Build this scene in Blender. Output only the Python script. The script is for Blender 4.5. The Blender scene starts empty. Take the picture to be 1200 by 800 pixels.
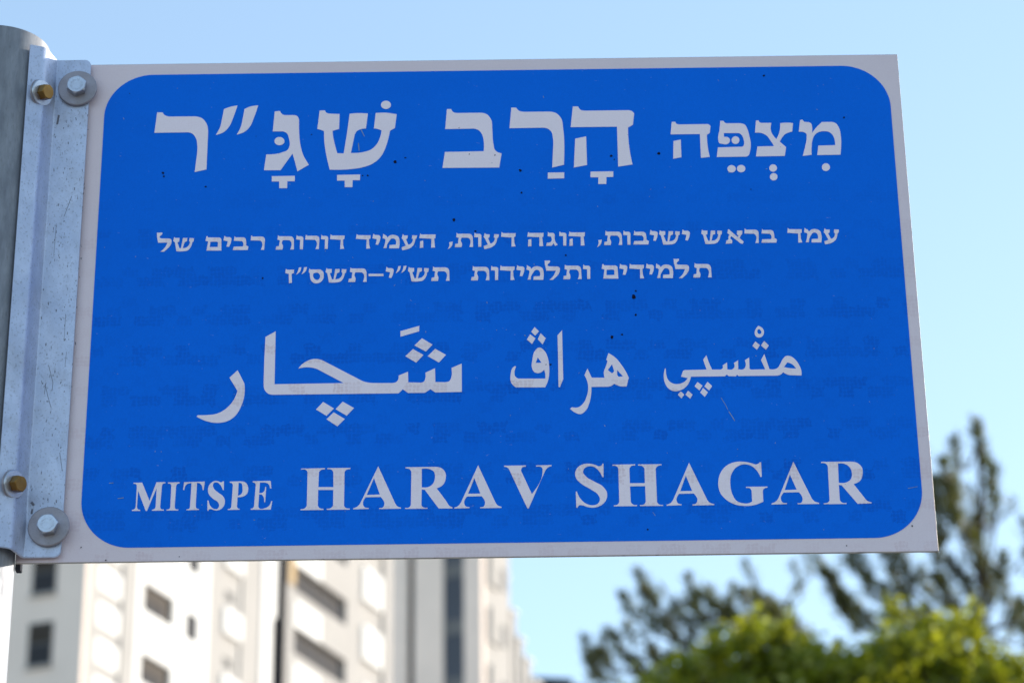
import bpy, bmesh, math, random
from mathutils import Vector, Matrix
from mathutils.geometry import tessellate_polygon
from math import sin, cos, radians, pi, tan, atan2, sqrt
random.seed(7)
scene = bpy.context.scene
col = scene.collection

# ------------------------------------------------------------------ camera
PITCH, ROLL, FPX = radians(24), radians(0.75), 3040.47      # focal length in photo pixels (1200 wide)
CAM = Vector((0, 0, 1.6))
FW = Vector((0, cos(PITCH), sin(PITCH)))
_u0 = Vector((0, -sin(PITCH), cos(PITCH))); _r0 = Vector((1, 0, 0))
UP = _u0 * cos(ROLL) + _r0 * sin(ROLL)
RT = _r0 * cos(ROLL) - _u0 * sin(ROLL)
cam_data = bpy.data.cameras.new('camera')
cam = bpy.data.objects.new('camera', cam_data); col.objects.link(cam)
m3 = Matrix((RT, UP, -FW)).transposed()
cam.matrix_world = Matrix.Translation(CAM) @ m3.to_4x4()
cam_data.sensor_width = 36.0
cam_data.lens = FPX / 1200 * 36
cam_data.clip_start = 0.05; cam_data.clip_end = 6000
cam_data.dof.use_dof = True
cam_data.dof.focus_distance = 2.27
cam_data.dof.aperture_fstop = 8.4
scene.camera = cam

# ------------------------------------------------------------------ sky, sun, exposure
SUN_AZ, SUN_EL = radians(33), radians(13.5)                 # azimuth measured from +X (right) towards +Y (away)
world = bpy.data.worlds.new("World"); scene.world = world
world.use_nodes = True
wn = world.node_tree.nodes; wl = world.node_tree.links
wn.clear()
sky = wn.new('ShaderNodeTexSky'); sky.sky_type = 'NISHITA'; sky.sun_disc = False
sky.sun_elevation = SUN_EL
sky.sun_rotation = radians(90) - SUN_AZ
sky.altitude = 700; sky.air_density = 1.0; sky.dust_density = 0.6; sky.ozone_density = 1.0
bg = wn.new('ShaderNodeBackground'); bg.inputs['Strength'].default_value = 0.15
wo = wn.new('ShaderNodeOutputWorld')
gm = wn.new('ShaderNodeGamma'); gm.inputs[1].default_value = 0.66
tn = wn.new('ShaderNodeMix'); tn.data_type = 'RGBA'; tn.blend_type = 'MULTIPLY'; tn.inputs[0].default_value = 1
tn.inputs[7].default_value = (0.90, 1.01, 1.10, 1)
wl.new(sky.outputs[0], gm.inputs[0]); wl.new(gm.outputs[0], tn.inputs[6]); wl.new(tn.outputs[2], bg.inputs[0]); wl.new(bg.outputs[0], wo.inputs[0])
sun_data = bpy.data.lights.new('sun', 'SUN')
sun_data.energy = 2.5; sun_data.angle = radians(0.5); sun_data.color = (1.0, 0.91, 0.80)
sun = bpy.data.objects.new('sun', sun_data); col.objects.link(sun)
S = Vector((cos(SUN_AZ) * cos(SUN_EL), sin(SUN_AZ) * cos(SUN_EL), sin(SUN_EL)))
sun.rotation_euler = S.to_track_quat('Z', 'Y').to_euler()
sun.location = S * 50
vs = scene.view_settings
scene.display_settings.display_device = 'sRGB'
vs.view_transform = 'Standard'; vs.look = 'None'; vs.gamma = 1; vs.use_curve_mapping = False
vs.exposure = 1.67

# ------------------------------------------------------------------ helpers
def ray(px, py):
    return FW * FPX + RT * (px - 600) + UP * (400 - py)
def hit_y(px, py, y):
    d = ray(px, py); return CAM + d * (y / d.y)

def tag(o, label=None, cat=None, group=None, kind=None):
    if label: o['label'] = label
    if cat: o['category'] = cat
    if group: o['group'] = group
    if kind: o['kind'] = kind
    return o
def empty(name, loc=(0, 0, 0), rz=0):
    o = bpy.data.objects.new(name, None); col.objects.link(o)
    o.location = loc; o.rotation_euler = (0, 0, rz); o.empty_display_size = 0.1
    return o
def link_mesh(name, me, mat=None, parent=None, loc=None):
    o = bpy.data.objects.new(name, me); col.objects.link(o)
    if mat and not me.materials: me.materials.append(mat)
    if parent: o.parent = parent
    if loc is not None: o.location = loc
    return o
def mesh_from(name, v, f, mat=None, smooth=False):
    me = bpy.data.meshes.new(name); me.from_pydata([tuple(p) for p in v], [], f); me.update()
    if smooth:
        for p in me.polygons: p.use_smooth = True
    if mat: me.materials.append(mat)
    return me
def from_bm(name, bm, mat=None, smooth=False):
    me = bpy.data.meshes.new(name); bm.normal_update(); bm.to_mesh(me); bm.free()
    if smooth:
        for p in me.polygons: p.use_smooth = True
    if mat: me.materials.append(mat)
    return me
def bm_box(bm, x0, x1, y0, y1, z0, z1, bev=0, M=None):
    vs_ = [bm.verts.new((x, y, z)) for x in (x0, x1) for y in (y0, y1) for z in (z0, z1)]
    fs = [(0, 1, 3, 2), (4, 6, 7, 5), (0, 4, 5, 1), (2, 3, 7, 6), (0, 2, 6, 4), (1, 5, 7, 3)]
    faces = [bm.faces.new([vs_[i] for i in f]) for f in fs]
    if bev:
        es = list({e for f in faces for e in f.edges})
        r = bmesh.ops.bevel(bm, geom=es, offset=bev, segments=2, affect='EDGES', profile=0.5)
    if M is not None: bmesh.ops.transform(bm, matrix=M, verts=[v for v in bm.verts if v.tag is False and v in vs_] if False else vs_)
def box_mesh(name, x0, x1, y0, y1, z0, z1, mat=None, bev=0):
    bm = bmesh.new(); bm_box(bm, x0, x1, y0, y1, z0, z1, bev)
    bmesh.ops.recalc_face_normals(bm, faces=bm.faces)
    return from_bm(name, bm, mat)

# ------------------------------------------------------------------ materials
def mat_new(name):
    m = bpy.data.materials.new(name); m.use_nodes = True
    n = m.node_tree.nodes; l = m.node_tree.links
    b = n['Principled BSDF']
    return m, n, l, b
def coords(n, l, scale=(1, 1, 1), kind='Object'):
    t = n.new('ShaderNodeTexCoord'); mp = n.new('ShaderNodeMapping'); mp.inputs['Scale'].default_value = scale
    l.new(t.outputs[kind], mp.inputs['Vector']); return mp.outputs[0]
def ramp(n, l, src, stops):
    r = n.new('ShaderNodeValToRGB'); cr = r.color_ramp
    while len(cr.elements) < len(stops): cr.elements.new(0.5)
    for e, (p, c) in zip(cr.elements, stops):
        e.position = p; e.color = (*c, 1) if len(c) == 3 else c
    l.new(src, r.inputs[0]); return r.outputs[0]
def noise(n, l, vec, scale, detail=4, rough=0.55):
    t = n.new('ShaderNodeTexNoise'); t.inputs['Scale'].default_value = scale
    t.inputs['Detail'].default_value = detail; t.inputs['Roughness'].default_value = rough
    l.new(vec, t.inputs['Vector']); return t.outputs['Fac']
def mixc(n, l, fac, a, b, mode='MIX'):
    x = n.new('ShaderNodeMix'); x.data_type = 'RGBA'; x.blend_type = mode
    for s, v in ((x.inputs[0], fac), (x.inputs[6], a), (x.inputs[7], b)):
        if isinstance(v, bpy.types.NodeSocket): l.new(v, s)
        elif isinstance(v, (int, float)): s.default_value = v
        else: s.default_value = (*v, 1)
    return x.outputs[2]
def mathn(n, l, op, a, b=0.0, c=0.0):
    x = n.new('ShaderNodeMath'); x.operation = op
    for s, v in zip(x.inputs, (a, b, c)):
        if isinstance(v, bpy.types.NodeSocket): l.new(v, s)
        else: s.default_value = v
    return x.outputs[0]
def bump(n, l, b, h, strength=0.2, dist=0.001):
    x = n.new('ShaderNodeBump'); x.inputs['Strength'].default_value = strength; x.inputs['Distance'].default_value = dist
    l.new(h, x.inputs['Height']); l.new(x.outputs[0], b.inputs['Normal'])

def sheeting(name, base, dark, grime, darkamt, grimeamt):
    """retroreflective sheeting: blotches of small round cells set in repeated rows, faint grime"""
    m, n, l, b = mat_new(name)
    v = coords(n, l, kind='Generated') if False else coords(n, l)
    vor = n.new('ShaderNodeTexVoronoi'); vor.inputs['Scale'].default_value = 290; vor.inputs['Randomness'].default_value = 0.4
    l.new(v, vor.inputs['Vector'])
    cell = ramp(n, l, vor.outputs['Distance'], [(0.38, (1, 1, 1)), (0.55, (0, 0, 0))])
    # groups of cells: a lattice of blocks about 12 x 10 mm, stepped like a stair, some missing, with ragged edges
    wob = n.new('ShaderNodeTexNoise'); wob.inputs['Scale'].default_value = 170; wob.inputs['Detail'].default_value = 2; l.new(v, wob.inputs['Vector'])
    wv = n.new('ShaderNodeVectorMath'); wv.operation = 'MULTIPLY_ADD'; wv.inputs[1].default_value = (0.011, 0, 0.011)
    l.new(wob.outputs['Color'], wv.inputs[0]); l.new(v, wv.inputs[2])
    sep = n.new('ShaderNodeSeparateXYZ'); l.new(wv.outputs[0], sep.inputs[0])
    ii = mathn(n, l, 'FLOOR', mathn(n, l, 'DIVIDE', sep.outputs[0], 0.0125)); jj = mathn(n, l, 'FLOOR', mathn(n, l, 'DIVIDE', sep.outputs[2], 0.0095))
    md = mathn(n, l, 'FLOORED_MODULO', mathn(n, l, 'ADD', ii, mathn(n, l, 'MULTIPLY', jj, 2.0)), 3.0)
    on1 = mathn(n, l, 'LESS_THAN', md, 0.5)
    row = mathn(n, l, 'LESS_THAN', mathn(n, l, 'FLOORED_MODULO', jj, 4.0), 1.5)
    cmb = n.new('ShaderNodeCombineXYZ'); l.new(ii, cmb.inputs[0]); l.new(jj, cmb.inputs[1])
    wn_ = n.new('ShaderNodeTexWhiteNoise'); wn_.noise_dimensions = '3D'; l.new(cmb.outputs[0], wn_.inputs['Vector'])
    rnd = mathn(n, l, 'MULTIPLY_ADD', wn_.outputs['Value'], 0.7, 0.3)
    extra = mathn(n, l, 'MULTIPLY', mathn(n, l, 'GREATER_THAN', wn_.outputs['Value'], 0.62), row)
    patch = mathn(n, l, 'MAXIMUM', mathn(n, l, 'MULTIPLY', on1, mathn(n, l, 'MULTIPLY', rnd, mathn(n, l, 'MULTIPLY_ADD', row, 0.75, 0.25))), mathn(n, l, 'MULTIPLY', extra, 0.7))
    bign = noise(n, l, v, 14, 2)
    patch = mathn(n, l, 'MULTIPLY', patch, ramp(n, l, bign, [(0.25, (0.35, 0.35, 0.35)), (0.6, (1, 1, 1))]))
    fade = n.new('ShaderNodeMapRange'); fade.inputs[1].default_value = 2.70; fade.inputs[2].default_value = 2.56
    fade.inputs[3].default_value = 0.08; fade.inputs[4].default_value = 1.0
    l.new(sep.outputs[2], fade.inputs[0])
    f = mathn(n, l, 'MULTIPLY', patch, mathn(n, l, 'MULTIPLY_ADD', cell, 0.8, 0.2))
    f = mathn(n, l, 'MULTIPLY', f, fade.outputs[0])
    f = mathn(n, l, 'MULTIPLY', f, darkamt)
    big = noise(n, l, v, 7, 3)
    c0 = mixc(n, l, mathn(n, l, 'MULTIPLY', ramp(n, l, big, [(0.35, (0, 0, 0)), (0.7, (1, 1, 1))]), grimeamt), base, grime)
    c = mixc(n, l, f, c0, dark)
    fine = noise(n, l, v, 900, 2)
    c = mixc(n, l, mathn(n, l, 'MULTIPLY', ramp(n, l, fine, [(0.35, (1, 1, 1)), (0.6, (0, 0, 0))]), 0.16), c, dark)
    # tiny pale scuffs
    v2 = coords(n, l, (1, 1, 2.2))
    sc = noise(n, l, v2, 210, 2, 0.7)
    scm = ramp(n, l, sc, [(0.735, (0, 0, 0)), (0.78, (1, 1, 1))])
    c = mixc(n, l, mathn(n, l, 'MULTIPLY', scm, 0.28), c, (0.5, 0.55, 0.6))
    l.new(c, b.inputs['Base Color'])
    b.inputs['Roughness'].default_value = 0.5
    b.inputs['Specular IOR Level'].default_value = 0.08
    return m
M_blue = sheeting('blue_film', (0.0, 0.158, 0.78), (0.0, 0.085, 0.50), (0.0, 0.140, 0.70), 0.58, 0.5)
M_white = sheeting('white_sheeting', (0.79, 0.67, 0.70), (0.66, 0.50, 0.52), (0.74, 0.60, 0.61), 0.6, 0.6)
M_letter = sheeting('letter_sheeting', (0.92, 0.79, 0.84), (0.72, 0.55, 0.57), (0.90, 0.77, 0.80), 0.75, 0.5)

def metal(name, c1, c2, rough=0.45, metallic=0.75, spots=0.35, stretch=(1, 1, 1), scale=700, bumpy=0.15):
    m, n, l, b = mat_new(name)
    v = coords(n, l, stretch)
    big = noise(n, l, v, 38, 4)
    c = mixc(n, l, ramp(n, l, big, [(0.35, (0, 0, 0)), (0.65, (1, 1, 1))]), c1, c2)
    sp = noise(n, l, v, scale, 3, 0.6)
    vo = n.new('ShaderNodeTexVoronoi'); vo.inputs['Scale'].default_value = 190; l.new(v, vo.inputs['Vector'])
    c = mixc(n, l, mathn(n, l, 'MULTIPLY', vo.outputs['Color'], 0.28), c, tuple(x * 0.72 for x in c2))
    sm = noise(n, l, v, 16, 5, 0.7)
    c = mixc(n, l, mathn(n, l, 'MULTIPLY', ramp(n, l, sm, [(0.52, (0, 0, 0)), (0.72, (1, 1, 1))]), 0.35), c, (0.30, 0.28, 0.27))
    c = mixc(n, l, mathn(n, l, 'MULTIPLY', ramp(n, l, sp, [(0.30, (1, 1, 1)), (0.44, (0, 0, 0))]), spots), c, (0.10, 0.09, 0.09))
    l.new(c, b.inputs['Base Color'])
    b.inputs['Metallic'].default_value = metallic
    rr = noise(n, l, v, 120, 3)
    l.new(mathn(n, l, 'MULTIPLY_ADD', rr, 0.3, rough - 0.15), b.inputs['Roughness'])
    bump(n, l, b, sp, bumpy, 0.0003)
    return m
M_galv = metal('galvanised_bracket', (0.58, 0.62, 0.75), (0.48, 0.53, 0.67), 0.5, 0.55, 0.42, (1, 1, 0.7), 560)
M_pole = metal('galvanised_post', (0.28, 0.29, 0.315), (0.19, 0.20, 0.225), 0.6, 0.3, 0.25, (3, 3, 0.8), 170, 0.2)
M_zinc = metal('zinc_washer', (0.38, 0.35, 0.39), (0.30, 0.27, 0.29), 0.5, 0.4, 0.25)
M_bolt = metal('steel_bolt', (0.58, 0.62, 0.70), (0.46, 0.47, 0.52), 0.38, 0.85, 0.3)
M_yel = metal('yellow_zinc', (0.33, 0.19, 0.05), (0.20, 0.08, 0.015), 0.36, 0.8, 0.4, (1, 1, 1), 260)
M_alu = metal('aluminium_edge', (0.50, 0.45, 0.40), (0.40, 0.36, 0.33), 0.45, 0.5, 0.6, (1, 1, 1), 180)
def plain(name, c, rough=0.8, var=0.12, scale=3, metallic=0.0):
    m, n, l, b = mat_new(name)
    v = coords(n, l); f = noise(n, l, v, scale, 5)
    c2 = tuple(x * (1 - var * 2) for x in c)
    l.new(mixc(n, l, ramp(n, l, f, [(0.35, (0, 0, 0)), (0.7, (1, 1, 1))]), c, c2), b.inputs['Base Color'])
    b.inputs['Roughness'].default_value = rough; b.inputs['Metallic'].default_value = metallic
    b.inputs['Specular IOR Level'].default_value = 0.03
    return m
M_dirt = plain('dark_grime', (0.012, 0.012, 0.03), 0.7, 0.2, 300)
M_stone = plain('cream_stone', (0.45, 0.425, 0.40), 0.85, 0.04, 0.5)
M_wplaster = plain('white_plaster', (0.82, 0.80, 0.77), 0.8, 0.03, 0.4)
M_grey = plain('pale_grey_cladding', (0.93, 0.77, 0.66), 0.8, 0.04, 0.35)
M_slate = plain('dark_glass_spandrel', (0.10, 0.112, 0.135), 0.5, 0.15, 0.4)
M_frame = plain('grey_window_frame', (0.16, 0.16, 0.16), 0.5, 0.1, 2)
M_shut = plain('grey_roller_shutter', (0.075, 0.062, 0.052), 0.6, 0.1, 2)
M_litwall = plain('ochre_lit_wall', (0.58, 0.42, 0.24), 0.7, 0.15, 3)  # ochre colour stands in for warm sunlight on a wall
M_dark = plain('dark_roof_and_recess', (0.035, 0.037, 0.045), 0.7, 0.1, 2)
M_midgrey = plain('mid_grey_spandrel', (0.19, 0.19, 0.19), 0.6, 0.1, 1)
def glass():
    m, n, l, b = mat_new('window_glass')
    b.inputs['Base Color'].default_value = (0.05, 0.05, 0.055, 1); b.inputs['Roughness'].default_value = 0.6
    b.inputs['Specular IOR Level'].default_value = 0.02
    return m
M_glass = glass()
def leafm(name, c1, c2, trans=0.5, rough=0.5, pale=None):
    m, n, l, b = mat_new(name)
    g = n.new('ShaderNodeNewGeometry')
    c = mixc(n, l, g.outputs['Random Per Island'], c1, c2)
    if pale:
        c = mixc(n, l, ramp(n, l, g.outputs['Random Per Island'], [(0.95, (0, 0, 0)), (0.96, (1, 1, 1))]), c, pale)  # a few paler leaves: sparkle of the sun put into the leaf colour
    l.new(c, b.inputs['Base Color']); b.inputs['Roughness'].default_value = rough
    b.inputs['Specular IOR Level'].default_value = 0.4
    t = n.new('ShaderNodeBsdfTranslucent')
    l.new(mixc(n, l, 0.35, c, (0.55, 0.6, 0.02), 'MIX'), t.inputs[0])
    mx = n.new('ShaderNodeMixShader'); mx.inputs[0].default_value = trans
    l.new(b.outputs[0], mx.inputs[1]); l.new(t.outputs[0], mx.inputs[2])
    l.new(mx.outputs[0], n['Material Output'].inputs[0])
    return m
M_needle = leafm('conifer_needles', (0.034, 0.046, 0.026), (0.090, 0.082, 0.036), 0.2, 0.6)
M_leaf = leafm('sunlit_leaves', (0.05, 0.09, 0.010), (0.33, 0.31, 0.02), 0.55, 0.2, (0.58, 0.58, 0.20))
M_bark = plain('grey_brown_bark', (0.10, 0.075, 0.055), 0.9, 0.25, 8)
M_ground = plain('dry_ground', (0.38, 0.33, 0.27), 0.95, 0.15, 0.3)
M_pave = plain('concrete_paving', (0.36, 0.34, 0.31), 0.9, 0.08, 2)
M_asphalt = plain('asphalt', (0.05, 0.05, 0.052), 0.9, 0.1, 3)

# ------------------------------------------------------------------ setting: ground sheets
def sheet(name, x0, x1, y0, y1, z, mat, h=0.0):
    if h: me = box_mesh(name, x0, x1, y0, y1, z - h, z, mat)
    else: me = mesh_from(name, [(x0, y0, z), (x1, y0, z), (x1, y1, z), (x0, y1, z)], [(0, 1, 2, 3)], mat)
    return tag(link_mesh(name, me), kind='structure')
sheet('ground', -3000, 3000, -3000, 3000, -0.13, M_ground)
sheet('road', -60, 60, -9.0, -1.6, -0.126, M_asphalt)
sheet('pavement', -60, 60, -1.4, 6.0, 0.0, M_pave, 0.128)
sheet('kerb', -60, 60, -1.6, -1.402, 0.0, M_pave, 0.128)
for i in range(12):
    sheet('lane_marking', -58 + i * 10, -55 + i * 10, -5.4, -5.25, -0.122, M_wplaster)

# ------------------------------------------------------------------ the street sign
YS = 2.07                       # front face of the sign sheet
SX0, SX1, SZ0, SZ1 = -0.4207, 0.3570, 2.3230, 2.8048
PX, PY_, PR, PTOP = -0.467, 2.070, 0.045, 2.822
sign = empty('street_sign', (PX, PY_, 0))
tag(sign, 'blue street name sign in Hebrew, Arabic and Latin letters bolted to a galvanised post', 'street sign')
SO = Vector((PX, PY_, 0))
def child(name, me, parent, mat=None, label=None):
    """mesh in world coordinates, parented under things whose origin is the sign's base"""
    o = link_mesh(name, me, mat, parent)
    if parent is sign: o.location = -SO
    if label: o['label'] = label
    return o

# post
def tube_mesh(name, cx, cy, prof, seg, mat, smooth=True):
    """prof: (radius, z) pairs revolved round the vertical through cx, cy"""
    v, f = [], []
    for r, z in prof:
        for k in range(seg):
            a = 2 * pi * k / seg; v.append((cx + r * cos(a), cy + r * sin(a), z))
    for j in range(len(prof) - 1):
        for k in range(seg):
            a, b = j * seg + k, j * seg + (k + 1) % seg
            f.append((a, b, b + seg, a + seg))
    if prof[0][0] > 1e-4: f.append(tuple(range(seg))[::-1])
    f.append(tuple((len(prof) - 1) * seg + k for k in range(seg)))
    me = mesh_from(name, v, f, mat, smooth)
    try: me.set_sharp_from_angle(angle=radians(35))
    except Exception: pass
    return me
child('post', tube_mesh('post', PX, PY_, [(PR, 0.012), (PR, PTOP - 0.0008), (PR - 0.0008, PTOP)], 96, M_pole), sign)
child('base_plate', tube_mesh('base_plate', PX, PY_, [(0.11, 0.0015), (0.11, 0.010), (0.105, 0.012)], 48, M_galv), sign)

# sheet of the sign with a slightly folded, scuffed edge
bm = bmesh.new(); bm_box(bm, SX0, SX1, YS, YS + 0.0022, SZ0, SZ1, 0.0004)
panel = child('panel', from_bm('panel', bm, M_alu), sign)
def rounded_rect(x0, x1, z0, z1, r, seg=16):
    pts = []
    for cx, cz, a0 in ((x1 - r, z1 - r, 0), (x0 + r, z1 - r, 90), (x0 + r, z0 + r, 180), (x1 - r, z0 + r, 270)):
        for k in range(seg + 1):
            a = radians(a0 + 90 * k / seg); pts.append((cx + r * cos(a), cz + r * sin(a)))
    return pts
def film(name, loops, y0, y1, mat, parent=panel):
    """flat film cut from loops of (x, z) (outline then holes), facing -Y, with its own small thickness"""
    vv = [(x, y0, z) for lp in loops for x, z in lp]
    n = len(vv)
    tri = tessellate_polygon([[Vector((x, z, 0)) for x, z in lp] for lp in loops])
    f = []
    for a, b, c in tri:
        A, B, C_ = vv[a], vv[b], vv[c]
        cr = (B[0] - A[0]) * (C_[2] - A[2]) - (B[2] - A[2]) * (C_[0] - A[0])
        if abs(cr) < 1e-13: continue
        f.append((a, b, c) if cr > 0 else (a, c, b))
    vv = vv + [(x, y1, z) for x, _, z in vv]
    s = 0
    for lp in loops:
        k = len(lp)
        for i in range(k):
            a, b = s + i, s + (i + 1) % k
            f.append((a, b, b + n, a + n))
        s += k
    me = mesh_from(name, vv, f, mat)
    o = link_mesh(name, me, None, parent)
    return o
fd = 0.0003
film('white_sheeting', [rounded_rect(SX0 + 0.0006, SX1 - 0.0006, SZ0 + 0.0006, SZ1 - 0.0006, 0.001, 3)], YS - fd, YS + 0.0001, M_white)
film('blue_field', [rounded_rect(-0.3680, 0.3470, 2.3358, 2.7930, 0.043, 24)], YS - 2 * fd, YS - fd + 0.00005, M_blue)

def parse(s):
    pts = []
    for t in s.split():
        sm = t.endswith('s'); t = t.rstrip('s'); x, y = t.split(','); pts.append((float(x), float(y), sm))
    return pts
def smooth_path(pts):
    out = []; N = len(pts)
    for i in range(N):
        p0, p1 = pts[i], pts[(i + 1) % N]
        a, b = Vector(p0[:2]), Vector(p1[:2]); L = (b - a).length
        out.append(tuple(a))
        if not (p0[2] or p1[2]) or L < 1e-9: continue
        def tan_at(j):
            q0, q1 = Vector(pts[(j - 1) % N][:2]), Vector(pts[(j + 1) % N][:2]); c = Vector(pts[j % N][:2])
            d0, d1 = c - q0, q1 - c
            l0, l1 = max(d0.length, 1e-6), max(d1.length, 1e-6)
            t = d0 / l0 * l1 + d1 / l1 * l0
            return t.normalized() if t.length > 1e-9 else (q1 - q0).normalized()
        m0 = tan_at(i) * L if p0[2] else None
        m1 = tan_at(i + 1) * L if p1[2] else None
        if m0 is None: m0 = (b - a) * 1.5 - m1 * 0.5
        if m1 is None: m1 = (b - a) * 1.5 - m0 * 0.5
        n = 7
        for k in range(1, n):
            t = k / n; h = t * t * (3 - 2 * t)
            q = a * (2 * t**3 - 3 * t**2 + 1) + m0 * (t**3 - 2 * t**2 + t) + b * (-2 * t**3 + 3 * t**2) + m1 * (t**3 - t**2)
            out.append(tuple(q))
    return out
def loops_of(s):
    """'outline | hole | hole' ; 'o cx cy rx ry' is an ellipse"""
    res = []
    for part in s.split('|'):
        part = part.strip()
        if part.startswith('o '):
            cx, cy, rx, ry = [float(v) for v in part[2:].split()]
            res.append([(cx + rx * cos(2 * pi * k / 28), cy + ry * sin(2 * pi * k / 28)) for k in range(28)])
        else: res.append(smooth_path(parse(part)))
    return res
YF = YS - 2 * fd
def on_sign(x, y, org, sc):
    q = hit_y(org[0] + x / sc, org[1] + y / sc, YF); return (q.x, q.z)
def glyph(name, s, org, sc):
    lps = [[on_sign(x, y, org, sc) for x, y in lp] for lp in loops_of(s)]
    return film(name, lps, YS - 3 * fd, YS - 2 * fd + 0.00005, M_letter)

k1 = 6.6667
A_, B_, C_, D_ = (170, 110), (320, 110), (510, 110), (620, 110)
E_, F_ = (780, 120), (880, 120); k2 = 8.8917
big = [
 ('hebrew_letter', A_, k1, '95,147 137,147 150,165s 192,180 385,178 447,194s 482,238s 493,300 480,592 388,612 404,490 408,400s 396,345s 370,313s 335,302 73,306'),
 ('quotation_mark', A_, k1, '616,122 665,104s 722,93 688,190s 658,256s 618,298s 553,323 586,262s 603,190s'),
 ('quotation_mark', A_, k1, '777,121 825,101s 884,92 850,190s 820,256s 780,296s 717,320 748,260s 764,190s'),
 ('hebrew_letter', B_, k1, '13,140 55,136 68,158s 102,169 160,168 188,176s 203,203 204,300s 212,390s 236,480s 280,555 190,607 170,530s 152,468 58,598 -71,598 -53,475 5,473s 75,458s 115,438s 130,402s 124,350s 110,312s 80,295 -2,295'),
 ('vowel_mark', B_, k1, 'o 50 371 39 32'),
 ('vowel_mark', B_, k1, '-10,645 170,642 170,684 112,684 110,738 48,738 48,686 -10,686'),
 ('hebrew_letter', B_, k1, '364,133 404,131 416,148s 448,157 520,160 516,276 465,290 470,340s 484,402s 502,466 552,467 575,330 598,158 665,153s 741,156 726,272 690,276s 658,290s 638,320 608,464 700,458s 770,434s 815,388s 838,335s 848,288 828,279s 788,272 802,152 880,150s 966,162 952,268 914,290 896,368s 872,438s 835,500s 780,545s 700,575s 600,590s 443,594 416,480s 402,390s 398,293 376,284s 346,276'),
 ('vowel_mark', B_, k1, 'o 882 88 39 32'),
 ('vowel_mark', B_, k1, '500,635 680,632 679,676 622,676 620,730 560,730 560,679 500,679'),
 ('hebrew_letter', C_, k1, '92,121 125,121 138,142s 170,152 350,150 405,163s 438,206s 446,280s 455,395s 466,438s 484,455s 519,466 500,577 57,580 76,456 379,450 379,370s 366,318s 340,286s 300,273 78,277'),
 ('hebrew_letter', C_, k1, '595,110 632,110 650,131s 700,143 890,141 950,156s 987,200s 999,268s 1006,555 914,577 920,440 920,350s 908,300s 882,275s 840,266 580,270'),
 ('vowel_mark', C_, k1, '880,617 1008,615 1008,661 880,664'),
 ('hebrew_letter', D_, k1, '342,101 384,101 396,122s 440,134 775,130 803,137s 821,155 811,243 773,265 776,350s 786,440s 808,553 696,570 687,258 325,262'),
 ('hebrew_letter', D_, k1, '360,352 446,334 453,557 350,577'),
 ('vowel_mark', D_, k1, '480,609 658,607 658,650 605,652 603,705 541,706 541,653 480,653'),
 ('hebrew_letter', E_, k2, '64,205 100,205 112,224s 144,233 420,229 452,234s 468,250 460,320 430,340 434,420s 443,490s 461,570 368,580 357,332 52,335'),
 ('hebrew_letter', E_, k2, '82,405 158,390 165,573 79,590'),
 ('hebrew_letter', E_, k2, '570,195 604,196 616,213s 645,221 775,220 825,236s 852,282s 872,350s 888,440s 880,510s 862,556s 840,567 533,571 545,472 775,465 808,458s 818,435s 812,385s 795,345s 765,322 606,322 608,362 655,370s 669,388s 664,418s 645,435s 590,434s 560,426s 550,400s 560,300'),
 ('vowel_mark', E_, k2, 'o 728 396 41 40'),
 ('vowel_mark', E_, k2, 'o 687 694 44 38'),
 ('vowel_mark', E_, k2, 'o 787 692 44 38'),
 ('hebrew_letter', F_, k2, '52,192 78,190 88,208s 112,217 212,216 209,300s 226,338s 265,385 294,320s 305,220 370,214s 438,219 430,305 392,316s 355,334s 326,366s 300,412 366,468 353,560 53,565 67,462 240,458 206,402s 165,350s 118,324s 42,318'),
 ('vowel_mark', F_, k2, 'o 231 686 40 38'),
 ('vowel_mark', F_, k2, 'o 237 777 40 38'),
 ('hebrew_letter', F_, k2, '512,187 535,182 555,206 602,209 626,222s 637,260s 636,322 675,270s 738,208 840,206 886,222s 918,270s 937,360s 940,450s 933,547 691,551 702,453 878,448 872,390s 850,340s 815,311s 760,303s 702,313s 662,345s 640,400s 632,470s 632,548 540,560 565,460s 580,370s 576,328s 556,314s 498,308'),
 ('vowel_mark', F_, k2, 'o 781 677 42 40'),
]
G_, H_ = (220, 370), (370, 370); k3 = 5.928
I_, J_ = (590, 375), (770, 370)
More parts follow.
